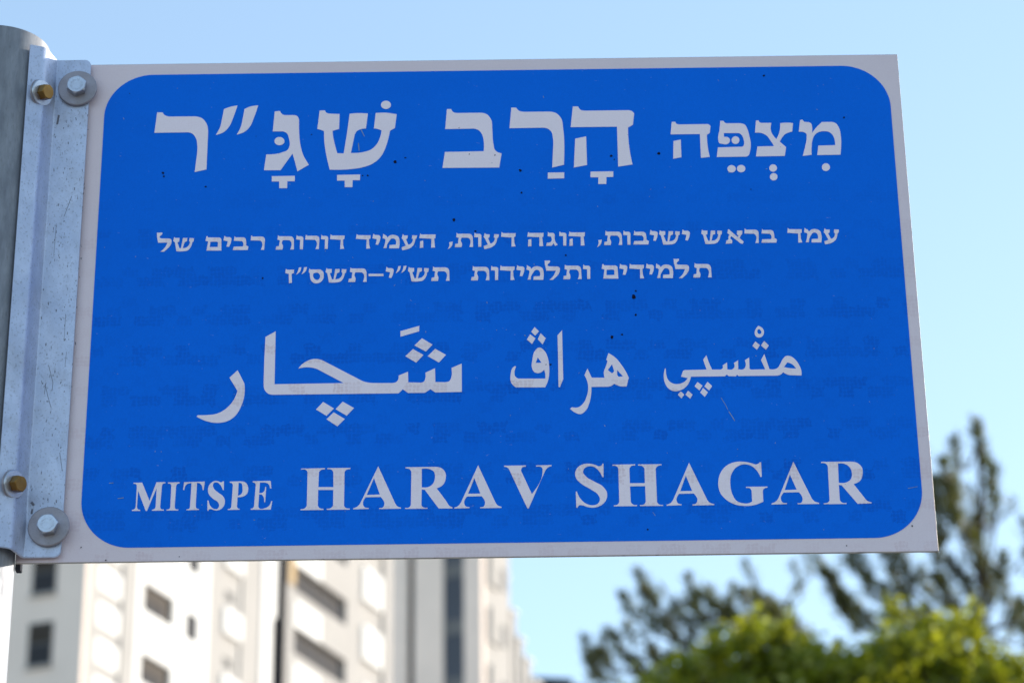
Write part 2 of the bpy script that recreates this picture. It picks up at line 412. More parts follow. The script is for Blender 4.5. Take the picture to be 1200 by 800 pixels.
arab = [
 ('arabic_letter', G_, k3, '347,378 394,470 396,500s 392,560s 370,630s 332,692s 280,729s 210,743s 130,731s 62,700 70,690 130,689s 200,680s 262,648s 310,598s 336,550s 345,520 290,430'),
 ('arabic_word', H_, k3, '-349,147 -278,108 -286,475 195,467 11,370 -20,361s -60,357s -121,366 -90,333s -45,308s 1,299s 46,309 290,435 340,458s 400,467 530,467 560,459s 573,443s 576,415 641,388 643,462 730,464 752,456s 762,430s 762,395 829,364 831,460 900,461 930,451s 942,425s 943,362 1014,332 1015,528 830,532 797,509 758,534 643,536 605,510 575,538 -289,548 -330,540s -354,515s -362,470 -357,300'),
 ('arabic_dot', H_, k3, '52,598 126,643 75,694 2,650'), ('arabic_dot', H_, k3, '188,596 266,640 215,693 138,648'), ('arabic_dot', H_, k3, '125,670 202,716 150,767 75,718'),
 ('arabic_dot', H_, k3, '738,156 811,200 765,248 686,206'), ('arabic_dot', H_, k3, '676,231 748,272 698,325 623,281'), ('arabic_dot', H_, k3, '830,229 905,271 856,324 778,280'),
 ('vowel_mark', H_, k3, '588,107 720,70 718,108 589,145'),
 ('arabic_letter', I_, k1, '90,359 73,372s 56,425s 60,488s 95,525 325,525 346,480s 357,420s 356,350s 345,290s 320,240s 278,215s 243,245s 226,310s 221,365s 238,403s 262,414s 296,406s 318,388 327,425s 327,457 115,457 92,440s 86,408s 98,364 | 268,292 297,333 252,335'),
 ('arabic_dot', I_, k1, '243,55 277,88 248,122 217,92'), ('arabic_dot', I_, k1, '208,112 250,142 223,187 183,152'), ('arabic_dot', I_, k1, '290,103 330,142 306,190 268,150'),
 ('arabic_letter', I_, k1, '422,120 458,80 463,300 467,460 440,525 430,520 427,300'),
 ('arabic_word', I_, k1, '656,378 680,430 690,450 790,450 784,405s 799,365s 813,320 803,310 820,258 870,290s 922,350s 960,410s 979,450 962,518 915,517s 865,497 845,512s 820,520 687,522 685,580s 670,650s 645,703s 600,734s 560,722s 520,692 535,680 580,682s 625,648s 652,590s 662,530s 655,480s 633,430 | 848,345 865,400 848,417 815,390 | 888,390 935,440 900,443 888,428'),
 ('arabic_word', J_, k1, '62,410 52,460s 60,520s 88,566s 130,588s 190,578s 238,540s 265,475 530,472 545,458 560,471 615,472 625,460 637,470 940,467 970,455s 985,440 1003,452s 1035,463 1128,466 1127,430s 1110,385s 1080,343s 1040,315s 1008,314s 982,338s 960,380s 940,408s 905,419 878,417 860,365s 838,298 812,345 845,418 735,420 722,415 719,326 686,347 692,390s 680,414s 650,420 634,418 633,348 600,368 605,398s 590,417s 560,420 548,418 547,365 512,387 513,408s 495,420 430,420 405,365s 385,308 360,343 387,420 215,424 203,430 187,475 225,483 240,486 220,510s 180,530s 130,530s 90,505s 72,460s 68,414 | 1018,363 1055,378s 1087,412 1035,409s 990,400'),
 ('arabic_dot', J_, k1, '768,200 803,230 780,265 745,235'), ('arabic_dot', J_, k1, '836,197 873,232 850,265 812,232'),
 ('vowel_mark', J_, k1, '790,79 815,90s 833,115s 832,145s 815,165s 793,170s 770,158s 762,135s 770,105s | 795,103 812,118s 814,135s 797,143s 784,132s 784,115s'),
 ('arabic_dot', J_, k1, '316,517 355,545 330,582 293,550'), ('arabic_dot', J_, k1, '393,515 430,548 407,583 370,552'), ('arabic_dot', J_, k1, '360,563 397,598 373,633 337,598'),
 ('arabic_dot', J_, k1, '185,590 212,615 190,645 162,615'), ('arabic_dot', J_, k1, '242,585 277,615 258,647 222,615'),
]
K_, L_, N1_, N2_, O_ = (145, 545), (345, 530), (500, 530), (660, 530), (830, 530); kk = 6.316
RP = '868,115 1105,112 1152,124s 1180,160s 1182,205s 1162,250s 1111,280 1190,385s 1210,415s 1235,428 1235,437 1128,437 1018,290 995,288 992,410 1003,425s 1040,431 1040,438 865,440 865,432 898,427s 910,408 914,150 903,133s 868,123 | 995,127 1050,128s 1090,150s 1098,195s 1085,240s 1050,268s 995,272'
latin = [
 (K_, kk, '73,129 137,128 191,262 243,125 308,124 308,132 289,138s 283,155 270,305 276,322s 298,327 297,334 208,336 209,329 230,320s 237,300 244,168 172,337 163,337 107,190 98,305 104,323s 122,329 121,337 60,337 61,330 82,322s 89,305 97,160 92,140s 73,136'),
 (K_, kk, '328,127 415,125 414,133 395,139s 388,155 377,308 383,322s 404,326 403,333 317,334 318,327 338,322s 345,305 352,155 347,138s 328,135'),
 (K_, kk, '447,125 600,120 592,183 584,182 575,145s 560,132s 543,130 533,300 540,318s 557,323 556,330 464,332 465,325 485,320s 491,300 502,132 480,134s 462,145s 448,182 440,183'),
 (K_, kk, '742,118 741,183 733,182 715,145s 690,126s 668,130s 660,150s 668,172s 700,202s 738,232s 749,265s 738,305s 705,330s 675,333s 645,323s 630,325 628,335 620,335 620,260 628,260 640,298s 668,322s 692,322s 706,300s 700,276s 660,246s 630,213s 624,175s 640,137s 675,116s 705,120s 722,126s 734,118'),
 (K_, kk, '785,120 865,118 905,130s 921,165s 914,207s 888,229s 843,235 838,305 845,318s 858,321 857,328 770,330 770,323 790,318s 797,300 808,150 803,135s 785,128 | 851,128 871,134s 879,165s 872,210s 845,226'),
 (K_, kk, '955,118 1088,115 1092,170 1083,170 1070,137s 1045,127 1008,127 1003,205 1025,203s 1040,190s 1047,160 1055,160 1047,272 1040,272 1035,235s 1022,217s 1002,215 996,305 1003,317s 1040,319 1072,303s 1092,265 1100,265 1088,327 940,328 940,321 957,316s 965,300 977,150 972,132s 955,126'),
 (L_, k1, '52,126 238,122 238,131 205,138s 192,155 187,270 305,270 304,155 295,138s 258,130 258,122 438,120 437,130 402,138s 392,155 388,415 398,430s 433,437 433,445 253,447 253,439 285,433s 302,415 304,292 186,292 183,415 195,432s 228,440 228,448 48,450 48,442 80,436s 97,415 103,155 92,138s 52,133'),
 (L_, k1, '655,108 785,392 805,420s 832,430 832,438 662,441 662,433 693,427s 703,405s 675,347 556,349 536,400s 546,425s 580,432 580,440 460,443 460,436 490,423s 513,400 | 622,200 668,328 565,331'),
 (L_, k1, RP),
 (N1_, k1, '402,100 535,385 556,413s 585,424 585,432 418,435 418,427 447,420s 456,397s 430,341 315,343 293,390s 303,418s 335,426 335,434 215,437 215,430 245,418s 268,390 | 373,200 420,321 323,322'),
 (N1_, k1, '605,103 775,101 775,110 745,118s 737,142 822,325 905,150s 902,120s 855,110 855,101 975,98 975,106 942,121s 920,155 797,436 787,436 650,145 635,121s 605,111'),
 (N2_, k1, '315,88 315,192 306,192 280,145s 240,112s 195,108s 165,125s 155,152s 178,187s 240,225s 310,265s 342,315s 335,370s 295,412s 235,430s 190,425s 150,412s 125,412s 112,430 102,430 98,305 107,305 130,355s 172,395s 225,412s 270,400s 287,365s 273,330s 220,290s 140,242s 102,202s 93,160s 115,115s 155,92s 200,87s 250,97s 280,108s 298,103s 306,88'),
 (N2_, k1, '385,95 562,92 562,101 530,107s 517,125 521,240 638,239 635,125 620,108s 585,101 585,93 768,91 768,99 738,106s 722,125 733,385 745,403s 780,409 780,416 600,418 600,410 632,404s 645,385 640,262 522,264 528,385 542,404s 577,410 577,418 395,420 395,412 425,406s 438,388 431,125 418,108s 385,103'),
 (N2_, k1, '983,80 1125,370 1146,392s 1180,402 1180,410 1010,413 1010,405 1038,398s 1048,376s 1021,320 905,322 885,370s 896,396s 925,403 925,411 808,415 808,407 838,395s 860,367 | 958,180 1008,300 914,302'),
 (O_, 6.0, '362,68 371,68 376,170 367,172 340,125s 290,88s 240,84s 190,110s 160,160s 155,220s 168,290s 200,340s 245,357s 285,356s 308,345 305,270 297,255s 265,248 265,241 416,239 416,247 392,254s 383,270 387,345 335,366s 265,375s 190,365s 125,330s 83,280s 70,215s 85,145s 125,95s 185,68s 250,65s 310,77s 335,84s 352,78s'),
 (O_, 6.0, '598,65 728,323 750,345s 780,353 780,361 628,363 628,356 656,350s 663,330s 638,279 530,281 510,322s 520,349s 553,355 553,362 445,365 445,358 473,345s 493,322 | 574,155 622,261 537,264'),
 (O_, 6.0, '793,66 1000,64 1050,75s 1080,105s 1085,150s 1070,195s 1022,222 1096,315 1118,340s 1148,350 1148,357 1050,360 938,230 918,228 925,335 938,350s 972,354 972,361 812,363 812,356 842,350s 853,335 840,95 828,80s 793,74 | 912,77 960,80s 995,105s 1010,150s 1000,190s 970,210s 917,213'),
]
for nm, org, sc, s in big: glyph(nm, s, org, sc)
for nm, org, sc, s in arab: glyph(nm, s, org, sc)
for org, sc, s in latin: glyph('latin_letter', s, org, sc)

# small hebrew lines: every kind of letter once, then copies sharing its mesh
P_, Q_, R_, S_, T_, U_ = (175, 255), (310, 255), (440, 255), (570, 255), (700, 250), (840, 250)
k5 = 8.571
small = {  # name: (origin, scale, baseline y in crop, outline)
 'l': (P_, k5, 330, '77,143 90,145 130,143 130,158 117,170s 108,178 100,192 120,202 200,203 220,213s 223,238s 205,280s 178,308s 145,335 112,335 160,288s 182,244 88,244 77,180'),
 'sh': (P_, k5, 330, '250,190 262,199 304,200 300,236 283,242 303,302 318,302 338,200 382,200 378,232 355,240 335,302 375,293s 400,268s 409,236 400,232 404,200 450,203 444,235 432,241 418,285s 390,320s 330,333s 272,333 257,242 240,230'),
 'fm': (P_, k5, 330, '572,188 582,186 592,199 700,200 718,210s 722,235 722,330 572,330 590,240 563,232 | 612,242 680,240 688,250 685,294 605,296'),
 'y': (P_, k5, 327, '755,182 772,195 808,196 824,208s 822,237s 800,292 775,290 789,236 745,228'),
 'b': (P_, k5, 327, '857,187 868,200 935,198 963,207s 972,235s 972,278 996,293 988,325 838,326 848,292 940,290 942,250s 928,236 848,232'),
 'r': (P_, k5, 326, '1025,180 1040,193 1130,192 1153,202s 1160,240 1153,325 1120,325 1128,245s 1115,232 1018,230'),
 't': (Q_, k5, 321, '135,178 148,188 250,188 283,197s 295,225 295,320 258,320 262,238s 247,226 184,226 174,255s 185,285s 178,322 112,322 118,290 146,286 150,250s 155,228 130,222'),
 'v': (Q_, k5, 320, '323,178 338,190 368,190 386,198s 390,225 385,320 355,320 358,225 318,222'),
 'd': (Q_, k5, 315, '665,170 680,182 805,183 802,215 788,222 790,280 800,314 760,317 765,225 658,218'),
 'z': (Q_, k5, 655, '215,515 228,525 298,525 294,558 272,566 275,655 245,660 243,566 208,558'),
 's': (Q_, k5, 650, '450,510 465,521 560,520 588,543s 596,580s 580,630s 545,655s 495,655s 464,622s 456,575s 455,556 445,550 | 492,559 542,557s 558,580s 553,610s 530,626s 503,615s 488,585s'),
 'h': (R_, k5, 301, '450,160 462,170 605,170 602,205 590,212 598,300 560,302 562,212 440,206'),
 'hl': (R_, k5, 301, '450,238 480,230 480,302 445,305'),
 'c': (R_, k5, 301, '740,252 775,245 765,290s 725,322 742,285s'),
 'q1': (Q_, k5, 652, '345,502 370,498 357,540s 318,572 334,540s'),
 'q2': (Q_, k5, 652, '398,500 427,497 411,540s 372,570 387,540s'),
 'dash': (Q_, k5, 652, '1045,574 1194,573 1194,596 1045,597'),
 'ay': (R_, k5, 301, '275,163 287,177 325,178 320,208 306,215 330,270 352,262s 370,240s 375,212 365,208 370,175 418,178 410,208 400,215 380,275s 352,300s 268,325 262,295 305,280 275,216 263,205'),
 'm': (R_, k5, 306, '78,163 95,175 110,183s 120,200 150,178s 200,177s 232,195s 242,235s 236,308 138,308 142,275 205,272 206,235s 195,215s 165,210s 135,240s 118,270s 112,305 80,307 98,245s 100,220s 72,208'),
 'g': (S_, k5, 284, '618,145 632,155 668,155 684,166s 685,200s 694,245s 717,272 690,285 675,258 655,283 600,285 608,252 638,250s 655,235s 655,210 650,190 615,188'),
 'a': (U_, 7.5, 261, '98,138 110,140 120,152 184,206 190,195 176,180 178,150 225,150 222,180 212,190 200,215 236,247 228,265 210,262 128,198 118,215s 135,237s 133,262 78,265 85,235 100,230s 103,200s 112,186 93,172'),
}
pos2 = [('l', 184.0), ('sh', 203.0), ('fm', 240.9), ('y', 261.9), ('b', 272.8), ('r', 293.8), ('t', 323.1), ('v', 347.1), ('r', 357.8), ('v', 376.2),
        ('d', 386.8), ('d', 417.3), ('y', 436.8), ('m', 448.4), ('ay', 470.6), ('h', 491.3), ('hl', 491.9), ('c', 524.6), ('t', 533.0), ('v', 556.1), ('ay', 566.8),
        ('d', 587.5), ('h', 618.1), ('hl', 618.7), ('g', 640.0), ('v', 655.8), ('h', 666.6), ('hl', 667.2), ('c', 699.5), ('t', 707.9), ('v', 731.0), ('b', 742.3),
        ('y', 762.3), ('sh', 773.4), ('y', 800.0), ('sh', 822.9), ('a', 850.4), ('r', 873.3), ('b', 892.3), ('d', 923.6), ('m', 943.3), ('ay', 966.0)]
pos3 = [('z', 334.3), ('q1', 347.1), ('q2', 353.4), ('s', 361.9), ('sh', 381.8), ('t', 408.2), ('dash', 432.0), ('y', 452.3), ('q1', 463.9), ('q2', 470.3), ('sh', 478.5),
        ('t', 505.3), ('t', 552.0), ('v', 575.8), ('d', 586.3), ('y', 605.8), ('m', 617.3), ('l', 639.7), ('t', 660.1), ('v', 683.8), ('fm', 705.9), ('y', 726.6),
        ('d', 738.1), ('y', 757.8), ('m', 769.1), ('l', 791.3), ('t', 812.5)]
gl_me = {}
def small_mesh(key):
    if key in gl_me: return gl_me[key]
    org, sc, base, s = small[key]
    lps = loops_of(s)
    x0 = min(x for x, _ in lps[0])
    q0 = on_sign(x0, base, org, sc)
    w = [[(p[0] - q0[0], p[1] - q0[1]) for p in (on_sign(x, y, org, sc) for x, y in lp)] for lp in lps]
    nm = {'c': 'comma', 'q1': 'quotation_mark', 'q2': 'quotation_mark', 'dash': 'dash'}.get(key, 'hebrew_letter')
    o = film(nm, w, YS - 3 * fd, YS - 2 * fd + 0.00005, M_letter)
    gl_me[key] = (o.data, nm); bpy.data.objects.remove(o)
    return gl_me[key]
for lst, (xa, ya, xb, yb) in ((pos2, (300, 292.9, 940, 284.0)), (pos3, (340, 331.3, 780, 325.6))):
    for key, px in lst:
        me, nm = small_mesh(key)
        py = ya + (yb - ya) * (px - xa) / (xb - xa)
        q = hit_y(px, py, YF)
        link_mesh(nm, me, None, panel, (q.x, 0, q.z))

# specks of dirt stuck on the face of the panel
spots = [(191, 203, 1.8), (192, 207, 1.2), (241, 219, 1.2), (463, 190, 1.9), (475, 185, 1.1), (425, 206, .8), (431, 206, 1.1), (610, 200, 1.9), (611, 226, 1.3), (716, 183, 1.7),
         (720, 187, .8), (772, 180, 1.9), (532, 258, 2.2), (557, 271, 1.3), (743, 348, 3.0), (745, 341, 1.3), (745, 369, 1.6), (717, 395, 2.0), (729, 392, 1.4), (365, 158, .9),
         (580, 182, .9), (550, 181, .7), (663, 299, 1.2), (895, 89, 1.4), (989, 138, 1.2), (308, 326, 1.1), (645, 427, 1.3), (640, 427, .8), (1069, 616, 1.1), (992, 639, .8),
         (759, 620, 1.0), (95, 641, .8), (124, 656, .8), (210, 652, .7), (538, 150, .7), (152, 110, .6), (880, 222, .7), (300, 160, .5)]
v, f = [], []
rs = random.Random(3)
for px, py, r in spots:
    q = hit_y(px, py, YF); n0 = len(v); R_m = r * 0.00075
    v.append((q.x, YS - 4.2 * fd, q.z))
    K = 9
    for k in range(K):
        a = 2 * pi * k / K; rr = R_m * rs.uniform(0.6, 1.25); v.append((q.x + rr * cos(a), YS - 3.02 * fd, q.z + rr * sin(a)))
    for k in range(K): f.append((n0, n0 + 1 + k, n0 + 1 + (k + 1) % K))
o = link_mesh('dirt_specks', mesh_from('dirt_specks', v, f, M_dirt), None, panel); o['kind'] = 'stuff'

# hairline scratches on the face of the panel
v, f = [], []
rs = random.Random(21)
def scratch(pts, w):
    P = [hit_y(a, b, YF) for a, b in pts]
    for p, q in zip(P, P[1:]):
        d = Vector((q.x - p.x, q.z - p.z)).normalized(); n_ = Vector((-d.y, d.x)) * w; i = len(v); y = YS - 3.1 * fd
        v.extend([(p.x - n_.x, y, p.z - n_.y), (q.x - n_.x, y, q.z - n_.y), (q.x + n_.x, y, q.z + n_.y), (p.x + n_.x, y, p.z + n_.y)]); f.append((i, i + 1, i + 2, i + 3))
scratch([(845, 466), (850, 474), (853, 480)], .00022); scratch([(854, 482), (858, 488), (861, 493)], .0003); scratch([(423, 152), (427, 160)], .0003); scratch([(420, 168), (421, 177)], .0004)
scratch([(1064, 572), (1075, 570)], .0002); scratch([(128, 566), (133, 565.5)], .0003); scratch([(138, 584), (145, 583)], .0003); scratch([(765, 600), (768, 604)], .0002)
for _ in range(70):
    x, y = rs.uniform(120, 1060), rs.uniform(90, 630); a = rs.uniform(0, 6.28); ln = rs.uniform(0.6, 2.2)
    scratch([(x, y), (x + ln * cos(a), y + ln * sin(a))], rs.uniform(.00012, .0003))
o = link_mesh('scratches', mesh_from('scratches', v, f, plain('pale_scuff', (0.33, 0.42, 0.52), 0.7, 0.2, 300)), None, panel); o['kind'] = 'stuff'

# bracket: angled flange on the post, web, flange on the sign
BZ0, BZ1 = 2.3265, 2.8070
TH = 0.0025
prof = [(-0.4337, -0.0322), (-0.4213, -0.0272), (-0.4150, -0.0030), (-0.3820, -0.0030)]
def offset_profile(pr, t):
    P = [Vector(p) for p in pr]; out = []
    for i, p in enumerate(P):
        ds = []
        if i > 0: ds.append((P[i] - P[i - 1]).normalized())
        if i < len(P) - 1: ds.append((P[i + 1] - P[i]).normalized())
        ns = [Vector((d.y, -d.x)) for d in ds]
        n = sum(ns, Vector((0, 0))).normalized(); n = n / max(0.5, n.dot(ns[0]))
        out.append(p + n * t)
    return out
def round_profile(pr, r, seg=4):
    P = [Vector(p) for p in pr]; out = [P[0]]
    for i in range(1, len(P) - 1):
        a = P[i] + (P[i - 1] - P[i]).normalized() * r; b = P[i] + (P[i + 1] - P[i]).normalized() * r
        for k in range(seg + 1):
            t = k / seg; out.append(a * (1 - t)**2 + P[i] * 2 * t * (1 - t) + b * t * t)
    out.append(P[-1]); return out
inner = round_profile(prof, 0.0035); outer = offset_profile(inner, TH)
# the flange on the sign has rounded outer corners
xs = [p.x for p in outer]
v, f = [], []
sec = []
N = len(inner)
last = N - 1
def column(pi_, po, z0, z1):
    i = len(v)
    v.extend([(pi_.x, YS + pi_.y, z0), (po.x, YS + po.y, z0), (po.x, YS + po.y, z1), (pi_.x, YS + pi_.y, z1)])
    return i
cols = [column(inner[i], outer[i], BZ0, BZ1) for i in range(N - 1)]
RC = 0.006
for k in range(6):
    a = radians(90 * k / 5)
    x = prof[-1][0] - RC + RC * sin(a); dz = RC * (1 - cos(a))
    cols.append(column(Vector((x, inner[-1].y)), Vector((x, outer[-1].y)), BZ0 + dz, BZ1 - dz))
for a, b in zip(cols, cols[1:]):
    f += [(a + 1, b + 1, b + 2, a + 2), (b, a, a + 3, b + 3), (a, b, b + 1, a + 1), (a + 2, b + 2, b + 3, a + 3)]
a = cols[0]; f.append((a, a + 1, a + 2, a + 3)); a = cols[-1]; f.append((a + 1, a, a + 3, a + 2))
bm = bmesh.new(); mtmp = mesh_from('tmp', v, f); bm.from_mesh(mtmp); bpy.data.meshes.remove(mtmp)
bmesh.ops.recalc_face_normals(bm, faces=bm.faces)
es = [e for e in bm.edges if abs(e.verts[0].co.z - e.verts[1].co.z) < 0.007 and (e.verts[0].co - e.verts[1].co).length < 0.04 and abs(e.calc_face_angle(0)) > 1.0]
bmesh.ops.bevel(bm, geom=es, offset=0.0005, segments=2, affect='EDGES')
me = from_bm('bracket', bm, M_galv, True)
try: me.set_sharp_from_angle(angle=radians(40))
except Exception: pass
bracket = child('bracket', me, sign)

# rear clip whose end shows under the sign sheet
bm = bmesh.new(); bm_box(bm, -0.4215, -0.4168, YS + 0.0035, YS + 0.012, 2.3185, 2.7990, 0.0005)
child('rear_clip', from_bm('rear_clip', bm, M_dark), sign)

# scratches and stains worn into the bracket
v, f = [], []
rs = random.Random(12)
def stroke(pts, w, y):
    P = [hit_y(a, b, YS - 0.003 - TH) for a, b in pts]
    for p, q in zip(P, P[1:]):
        d = Vector((q.x - p.x, q.z - p.z)).normalized(); n_ = Vector((-d.y, d.x)) * w; i = len(v)
        v.extend([(p.x - n_.x, y, p.z - n_.y), (q.x - n_.x, y, q.z - n_.y), (q.x + n_.x, y, q.z + n_.y), (p.x + n_.x, y, p.z + n_.y)]); f.append((i, i + 1, i + 2, i + 3))
yS = YS - 0.003 - TH - 0.00008
for pts, w in (([(84, 230), (81, 238), (75, 254)], .00022), ([(57, 428), (62, 448), (61, 458)], .00022), ([(53, 450), (56, 464), (60, 478)], .0002), ([(54, 448), (52, 462)], .0002),
               ([(77, 368), (75, 400)], .00014), ([(78, 412), (76, 430)], .00016), ([(66, 262), (63, 300)], .00014), ([(70, 530), (73, 552)], .0002), ([(69, 135), (67, 146)], .0009), ([(58, 140), (57.5, 147)], .0002),
               ([(36.5, 588), (40, 592)], .0011), ([(38, 596), (37, 602)], .0009)):
    stroke(pts, w, yS)
for _ in range(170):
    z = rs.random() ** 1.2; x0 = 66 + 44 * rs.random(); y0 = 110 + z * 520
    x0 -= (y0 - 75) * 0.062; ln = rs.uniform(1.2, 3.5)
    stroke([(x0, y0), (x0 + rs.uniform(-1, .6), y0 + ln)], rs.uniform(.00012, .0004), yS - 0.00001)
o = link_mesh('scratches', mesh_from('scratches', v, f, plain('worn_zinc', (0.20, 0.20, 0.24), 0.7, 0.2, 300)), None, bracket); o['kind'] = 'stuff'

def washer_mesh(r, hole, h, mat):
    pr = [(hole, 0), (r - 0.0006, 0), (r, 0.0006), (r, h - 0.0006), (r - 0.0007, h), (hole, h)]
    seg = 64; vv, ff = [], []
    for a_, b_ in pr:
        for k in range(seg):
            t = 2 * pi * k / seg; vv.append((a_ * cos(t), a_ * sin(t), b_))
    for j in range(len(pr)):
        j2 = (j + 1) % len(pr)
        for k in range(seg):
            k2 = (k + 1) % seg; ff.append((j * seg + k, j * seg + k2, j2 * seg + k2, j2 * seg + k))
    me = mesh_from('washer', vv, ff, mat, True)
    try: me.set_sharp_from_angle(angle=radians(25))
    except Exception: pass
    return me
def hex_mesh(af, h, mat, flange=0.0, marks=False):
    bm = bmesh.new(); R = af / 2 / cos(radians(30))
    rings = []
    for rr, z in ((R, 0), (R, h - 0.0012)):
        rings.append([bm.verts.new((rr * cos(radians(60 * k)), rr * sin(radians(60 * k)), z)) for k in range(6)])
    # chamfered crown: circle on top inside the hexagon
    top = [bm.verts.new((af / 2 * 0.97 * cos(radians(15 * k)), af / 2 * 0.97 * sin(radians(15 * k)), h)) for k in range(24)]
    for k in range(6): bm.faces.new((rings[0][k], rings[0][(k + 1) % 6], rings[1][(k + 1) % 6], rings[1][k]))
    for k in range(6):
        a = rings[1][k]; b = rings[1][(k + 1) % 6]
        for j in range(4): 
            t0, t1 = top[(4 * k + j) % 24], top[(4 * k + j + 1) % 24]
            if j < 2: bm.faces.new((a, t1, t0))
            else: bm.faces.new((b, t1, t0))
        bm.faces.new((a, b, top[(4 * k + 2) % 24]))
    bm.faces.new(top)
    bm.faces.new(rings[0][::-1])
    bmesh.ops.recalc_face_normals(bm, faces=bm.faces)
    if marks:
        rr = random.Random(5)
        for k in range(9):
            a = radians(40 * k + 10); r = af * 0.30
            cx, cy = r * cos(a), r * sin(a)
            for q in range(2):
                w, hh = (0.0011, 0.00035) if q else (0.00035, 0.0013)
                c_, s_ = cos(a + q * 0.4), sin(a + q * 0.4)
                ps = [(cx + x * c_ - y * s_, cy + x * s_ + y * c_) for x, y in ((-w, -hh), (w, -hh), (w, hh), (-w, hh))]
                lo = [bm.verts.new((x, y, h - 0.0001 - 0.00002 * q)) for x, y in ps]; hi = [bm.verts.new((x, y, h + 0.0003 + 0.00004 * q)) for x, y in ps]
                bm.faces.new(hi)
                for i in range(4): bm.faces.new((lo[i], lo[(i + 1) % 4], hi[(i + 1) % 4], hi[i]))
    return from_bm('bolt_head', bm, mat)
def along(normal, pos, spin):
    q = Vector(normal).to_track_quat('Z', 'Y').to_matrix().to_4x4()
    return Matrix.Translation(pos) @ q @ Matrix.Rotation(radians(spin), 4, 'Z')
wm = washer_mesh(0.0176, 0.0050, 0.0032, M_zinc); hm = hex_mesh(0.0163, 0.0072, M_bolt, marks=True)
def place(name, me, M, parent):
    o = link_mesh(name, me, None, parent); o.matrix_local = M; return o
yC = YS - 0.003 - TH
for x, z, sp, tilt in ((-0.3925, 2.7757, 22, 0.03), (-0.3930, 2.3528, 8, -0.02)):
    nrm = Vector((tilt, -1, -tilt * 0.6)).normalized()
    w = place('washer', wm, along(nrm, Vector((x, yC - 0.0006, z)), 0), bracket)
    o = place('bolt', hm, along(nrm, Vector((x, yC - 0.0038, z)), sp), bracket)
ang = atan2(0.0235 - 0.0345 + 0.022, 0.0122)
nA = Vector((prof[1][1] - prof[0][1], -(prof[1][0] - prof[0][0]), 0)).normalized()     # outward normal of the flange on the post
nA = Vector((0.82, -0.55, -0.14)).normalized()
wm2 = washer_mesh(0.0122, 0.0040, 0.0020, M_bolt); wm3 = washer_mesh(0.0126, 0.0040, 0.0018, M_zinc); hm2 = hex_mesh(0.0128, 0.0070, M_yel)
for z, sp in ((2.7600, 20), (2.3840, 5)):
    c0 = Vector((-0.4252, YS - 0.0262, z))
    place('washer', wm3, along(nA, c0 + nA * (TH + 0.0008), 0), bracket)
    place('washer', wm2, along(nA, c0 + nA * (TH + 0.0028), 0), bracket)
    o = place('bolt', hm2, along(nA, c0 + nA * (TH + 0.0050), sp), bracket); o['label'] = 'yellow zinc plated hex bolt'

# ------------------------------------------------------------------ buildings
TH20 = radians(20)
dU = Vector((sin(TH20), cos(TH20), 0)); dN = Vector((cos(TH20), -sin(TH20), 0))
K0 = Vector((-17.05, 98.0, 0))
ROOF = 50.0; ST = 3.05
class Frame:
    """local axes of a facade: X along the wall, Y outwards, Z up"""
    def __init__(s, origin, rz, root): s.root = root; s.o = origin; s.rz = rz
cache = {}
def bbox_part(name, parent, x0, x1, y0, y1, z0, z1, mat, bev=0.0):
    w, d, h = round(x1 - x0, 3), round(y1 - y0, 3), round(z1 - z0, 3)
    key = (w, d, h, mat.name, bev)
    if key not in cache: cache[key] = box_mesh(name, 0, w, 0, d, 0, h, mat, bev)
    return link_mesh(name, cache[key], None, parent, (x0, y0, z0))

# tower: local X runs along the long sunlit facade (away from the camera), local Y is outwards (towards the right)
# rotation: local x -> dU ; local y -> dN  is left-handed, so local Y points INTO the building (-dN): outwards = negative y
rzU = atan2(dU.y, dU.x)
tower = empty('apartment_tower', K0, rzU)
tag(tower, 'tall cream and white apartment tower with rows of balconies, leftmost building behind the sign', 'apartment building')
LEN = 31.4
def tp(name, x0, x1, out0, out1, z0, z1, mat, parent=tower, bev=0.0):
    """out0..out1: distances outwards from the facade plane"""
    return bbox_part(name, parent, x0, x1, -out1, -out0, z0, z1, mat, bev)
tp('core', 0.3, 31.3, -16, -1.8, 0, ROOF - 0.3, M_stone)
tp('end_wall', 0.0, 0.298, -16, -0.002, 0, ROOF, M_grey)
tp('roof_slab', 0.3, 31.3, -15.9, -0.3, ROOF - 0.298, ROOF + 0.25, M_wplaster)
# solid piers of the facade, full height (x0, x1, material, how far it stands out)
for x0, x1, m, o in ((0.3, 1.0, M_stone, 0.0), (3.1, 4.2, M_stone, 0.0), (4.2, 4.75, M_wplaster, 0.02), (7.45, 8.6, M_wplaster, 0.02), (9.7, 10.7, M_wplaster, 0.02),
                     (10.7, 12.0, M_stone, 0.0), (14.0, 16.0, M_stone, -0.02), (18.6, 19.5, M_stone, 0.0), (25.55, 27.3, M_stone, -0.02), (30.3, 31.4, M_stone, 0.0)):
    tp('pier', x0, x1, -1.8, o, 0, ROOF, m)
tp('recess_side', 18.50, 18.598, -1.8, 0.0, 0, ROOF, M_dark)
tp('recess_back', 17.1, 18.498, -1.8, -1.5, 0, ROOF, M_dark)
tp('column_extension', 17.102, 17.45, -1.0, 0.05, 38.7, ROOF, M_wplaster)
tp('warm_lit_panel', 18.75, 19.45, 0.0, 0.06, 40.9, 43.4, M_litwall)  # added panel: sunlit patch of the loggia wall, painted in ochre
tp('column', 16.0, 17.1, -1.8, 0.05, 0, ROOF, M_wplaster)
nst = 17
